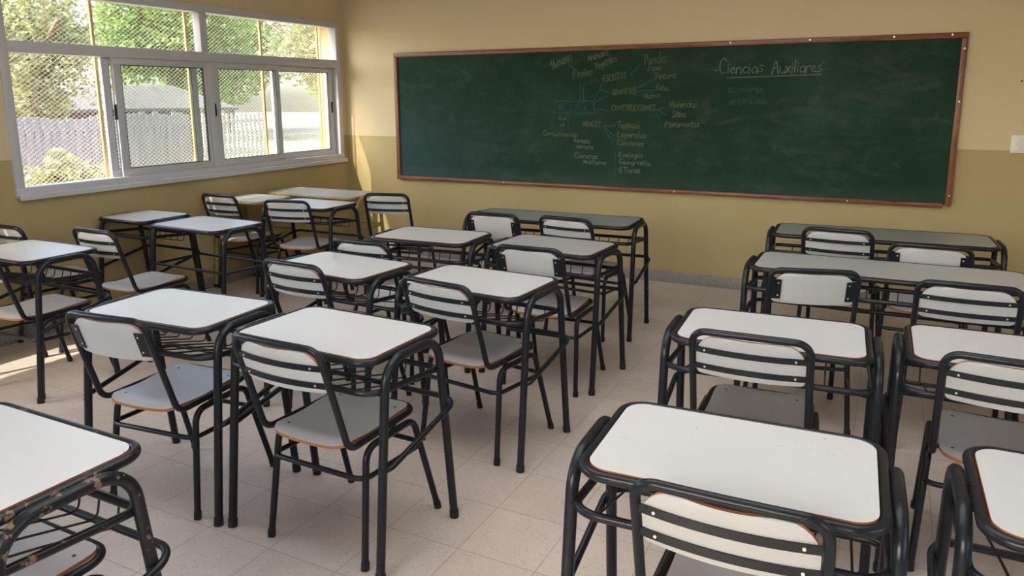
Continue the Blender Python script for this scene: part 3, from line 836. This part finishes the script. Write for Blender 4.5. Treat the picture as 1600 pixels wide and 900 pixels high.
def tree(x, y, h, cr, cz, label, leaf, n=4200, size=.14, squash=.8, name='leafy_tree', cat='tree'):
    t = tag(empty(name, (x, y, -.15)), label, cat, 'trees beyond the window')
    b = bmesh.new()
    tube(b, [Vector((0, 0, 0)), Vector((.1, .05, cz*.5)), Vector((-.05, .1, cz+.2*cr))], .05+.05*cr, False, 8)
    for k in range(5):
        a = k*1.3; tube(b, [Vector((.05, .07, cz*.6)), Vector((math.cos(a)*cr*.4, math.sin(a)*cr*.4, cz+.1)), Vector((math.cos(a)*cr*.75, math.sin(a)*cr*.75, cz+.35*cr))], .03+.015*cr, False, 6)
    build('trunk', b, BARK, t)
    b = bmesh.new()
    blobs = []
    for k in range(26):
        d = Vector((random.gauss(0, 1), random.gauss(0, 1), random.gauss(0, 1))).normalized()*cr*random.uniform(.35, .8)
        d.z *= squash
        blobs.append((d+Vector((0, 0, cz)), cr*random.uniform(.22, .42)))
    for i in range(int(n*1.7)):
        c, r = random.choice(blobs)
        d = Vector((random.gauss(0, 1), random.gauss(0, 1), random.gauss(0, 1))).normalized()*r*random.uniform(.75, 1.08)
        p = c+d; s = size*random.uniform(.6, 1.3)
        u = Vector((random.uniform(-1, 1), random.uniform(-1, 1), random.uniform(-.7, .7))).normalized()
        v = u.cross(Vector((random.uniform(-1, 1), random.uniform(-1, 1), random.uniform(-1, 1)))).normalized()
        f = [b.verts.new(p+q) for q in (u*s*.5, v*s*.24, -u*s*.5, -v*s*.24)]
        b.faces.new(f)
    lo_ = build('foliage', b, leaf, t, smooth=False); lo_['kind'] = 'stuff'
tree(-17.5, 10.3, 5, 2.0, 2.7, 'pale olive tree seen through the left end of the window', LEAF2, 5000, .16)
tree(-26.0, 21.0, 8, 3.5, 4.0, 'big bright green tree rising behind the shed, in the middle of the window', LEAF1, 9000, .26)
tree(-18.5, 24.5, 8, 2.6, 3.1, 'green tree right of the shed, behind the closed panes', LEAF1, 6000, .2)
tree(-13.5, 15.8, 6, 1.7, 3.0, 'sunlit pale tree at the right end of the window', LEAF2, 4500, .14)
tree(-40.0, 20.0, 11, 4.6, 6.0, 'distant dark tree at the top left of the window', LEAF1, 7000, .3)
tree(-27.0, 14.6, 5, 1.9, 2.2, 'low tree left of the patch of sky, beyond the fence', LEAF2, 4000, .2)
tree(-30.0, 27.5, 9, 4.0, 4.2, 'far green tree behind the big one, right of the shed roof', LEAF1, 6000, .3)
tree(-10.5, 6.6, 2, .55, .55, 'low bush in front of the board fence outside', LEAF2, 1200, .09, name='garden_bush', cat='bush')
# board fence, picket fence, shed, plastered wall
def fence_mat(name, a, b_):
    m = mat(name, a, .8); v = coord(m, 'Object', (1, 7, .4)); n = noise(m, 2, 5, .6, v)
    r = ramp(m, n.outputs[0], [(.3, a), (.7, b_)]); lk(m, r.outputs[0], bsdf(m).inputs['Base Color']); return m
FG = fence_mat('weathered_grey_boards', (.17, .15, .15), (.32, .28, .26))
PK = mat('white_pickets', (.36, .33, .29), .7)
f = tag(empty('board_fence', (-13, 8.7, -.15)), 'weathered grey board fence outside the open left part of the window', 'fence')
bm = bmesh.new(); y = -3.6
while y < 2.2:
    h = 1.42+random.uniform(-.06, .06); box(bm, -.012, .012, y, y+.13, .03, h, .003); y += .145
build('boards', bm, FG, f)
bm = bmesh.new(); box(bm, -.06, -.012, -3.6, 2.2, .35, .43); box(bm, -.06, -.012, -3.6, 2.2, 1.1, 1.18); build('rail', bm, FG, f)
f = tag(empty('picket_fence', (-14, 12.1, -.15)), 'low white picket fence outside, in front of the dark shed', 'fence')
bm = bmesh.new(); y = -1.3
while y < 1.9:
    box(bm, -.012, .012, y, y+.07, .03, 1.36+random.uniform(-.03, .03), .003); y += .14
build('pickets', bm, PK, f)
bm = bmesh.new(); box(bm, -.05, -.012, -1.3, 1.9, .4, .47); box(bm, -.05, -.012, -1.3, 1.9, 1.15, 1.22); build('rail', bm, PK, f)
DK = mat('dark_shed_boards', (.12, .09, .07), .8); RF = fence_mat('grey_roof_sheet', (.10, .09, .085), (.17, .15, .14)); FA = mat('white_fascia', (.85, .83, .78), .6)
s = tag(empty('garden_shed', (-20, 14.2, -.15)), 'dark shed with a low grey roof and white fascia beyond the fences', 'shed')
bm = bmesh.new(); box(bm, -3, 0, -3.2, 3.0, 0, 1.5); build('shed_wall', bm, DK, s)
bm = bmesh.new()
v = [bm.verts.new(p) for p in ((.4, -3.6, 1.45), (.4, 4.2, 1.42), (-1.6, 3.3, 2.15), (-1.6, -3.6, 1.98), (.4, -3.6, 1.37), (.4, 4.2, 1.34), (-1.6, 3.3, 2.07), (-1.6, -3.6, 1.9))]
for q in ((0, 1, 2, 3), (7, 6, 5, 4), (0, 4, 5, 1), (1, 5, 6, 2), (2, 6, 7, 3), (3, 7, 4, 0)): bm.faces.new([v[i] for i in q])
build('shed_roof', bm, RF, s, smooth=False)
bm = bmesh.new()
v = [bm.verts.new(p) for p in ((-1.55, -3.7, 1.96), (-1.55, 1.4, 2.20), (-1.55, 1.4, 2.10), (-1.55, -3.7, 1.86), (-1.7, -3.7, 1.96), (-1.7, 1.4, 2.20), (-1.7, 1.4, 2.10), (-1.7, -3.7, 1.86))]
for q in ((0, 1, 2, 3), (7, 6, 5, 4), (0, 4, 5, 1), (1, 5, 6, 2), (2, 6, 7, 3), (3, 7, 4, 0)): bm.faces.new([v[i] for i in q])
build('fascia', bm, FA, s, smooth=False)
PW = mat('pale_plaster', (.55, .50, .40), .8)
bm = bmesh.new(); box(bm, -13.4, -8.6, 18.3, 18.5, -.15, 2.4, .01)
tag(build('garden_wall', bm, PW), 'pale plastered wall outside behind the right end of the window', 'wall')
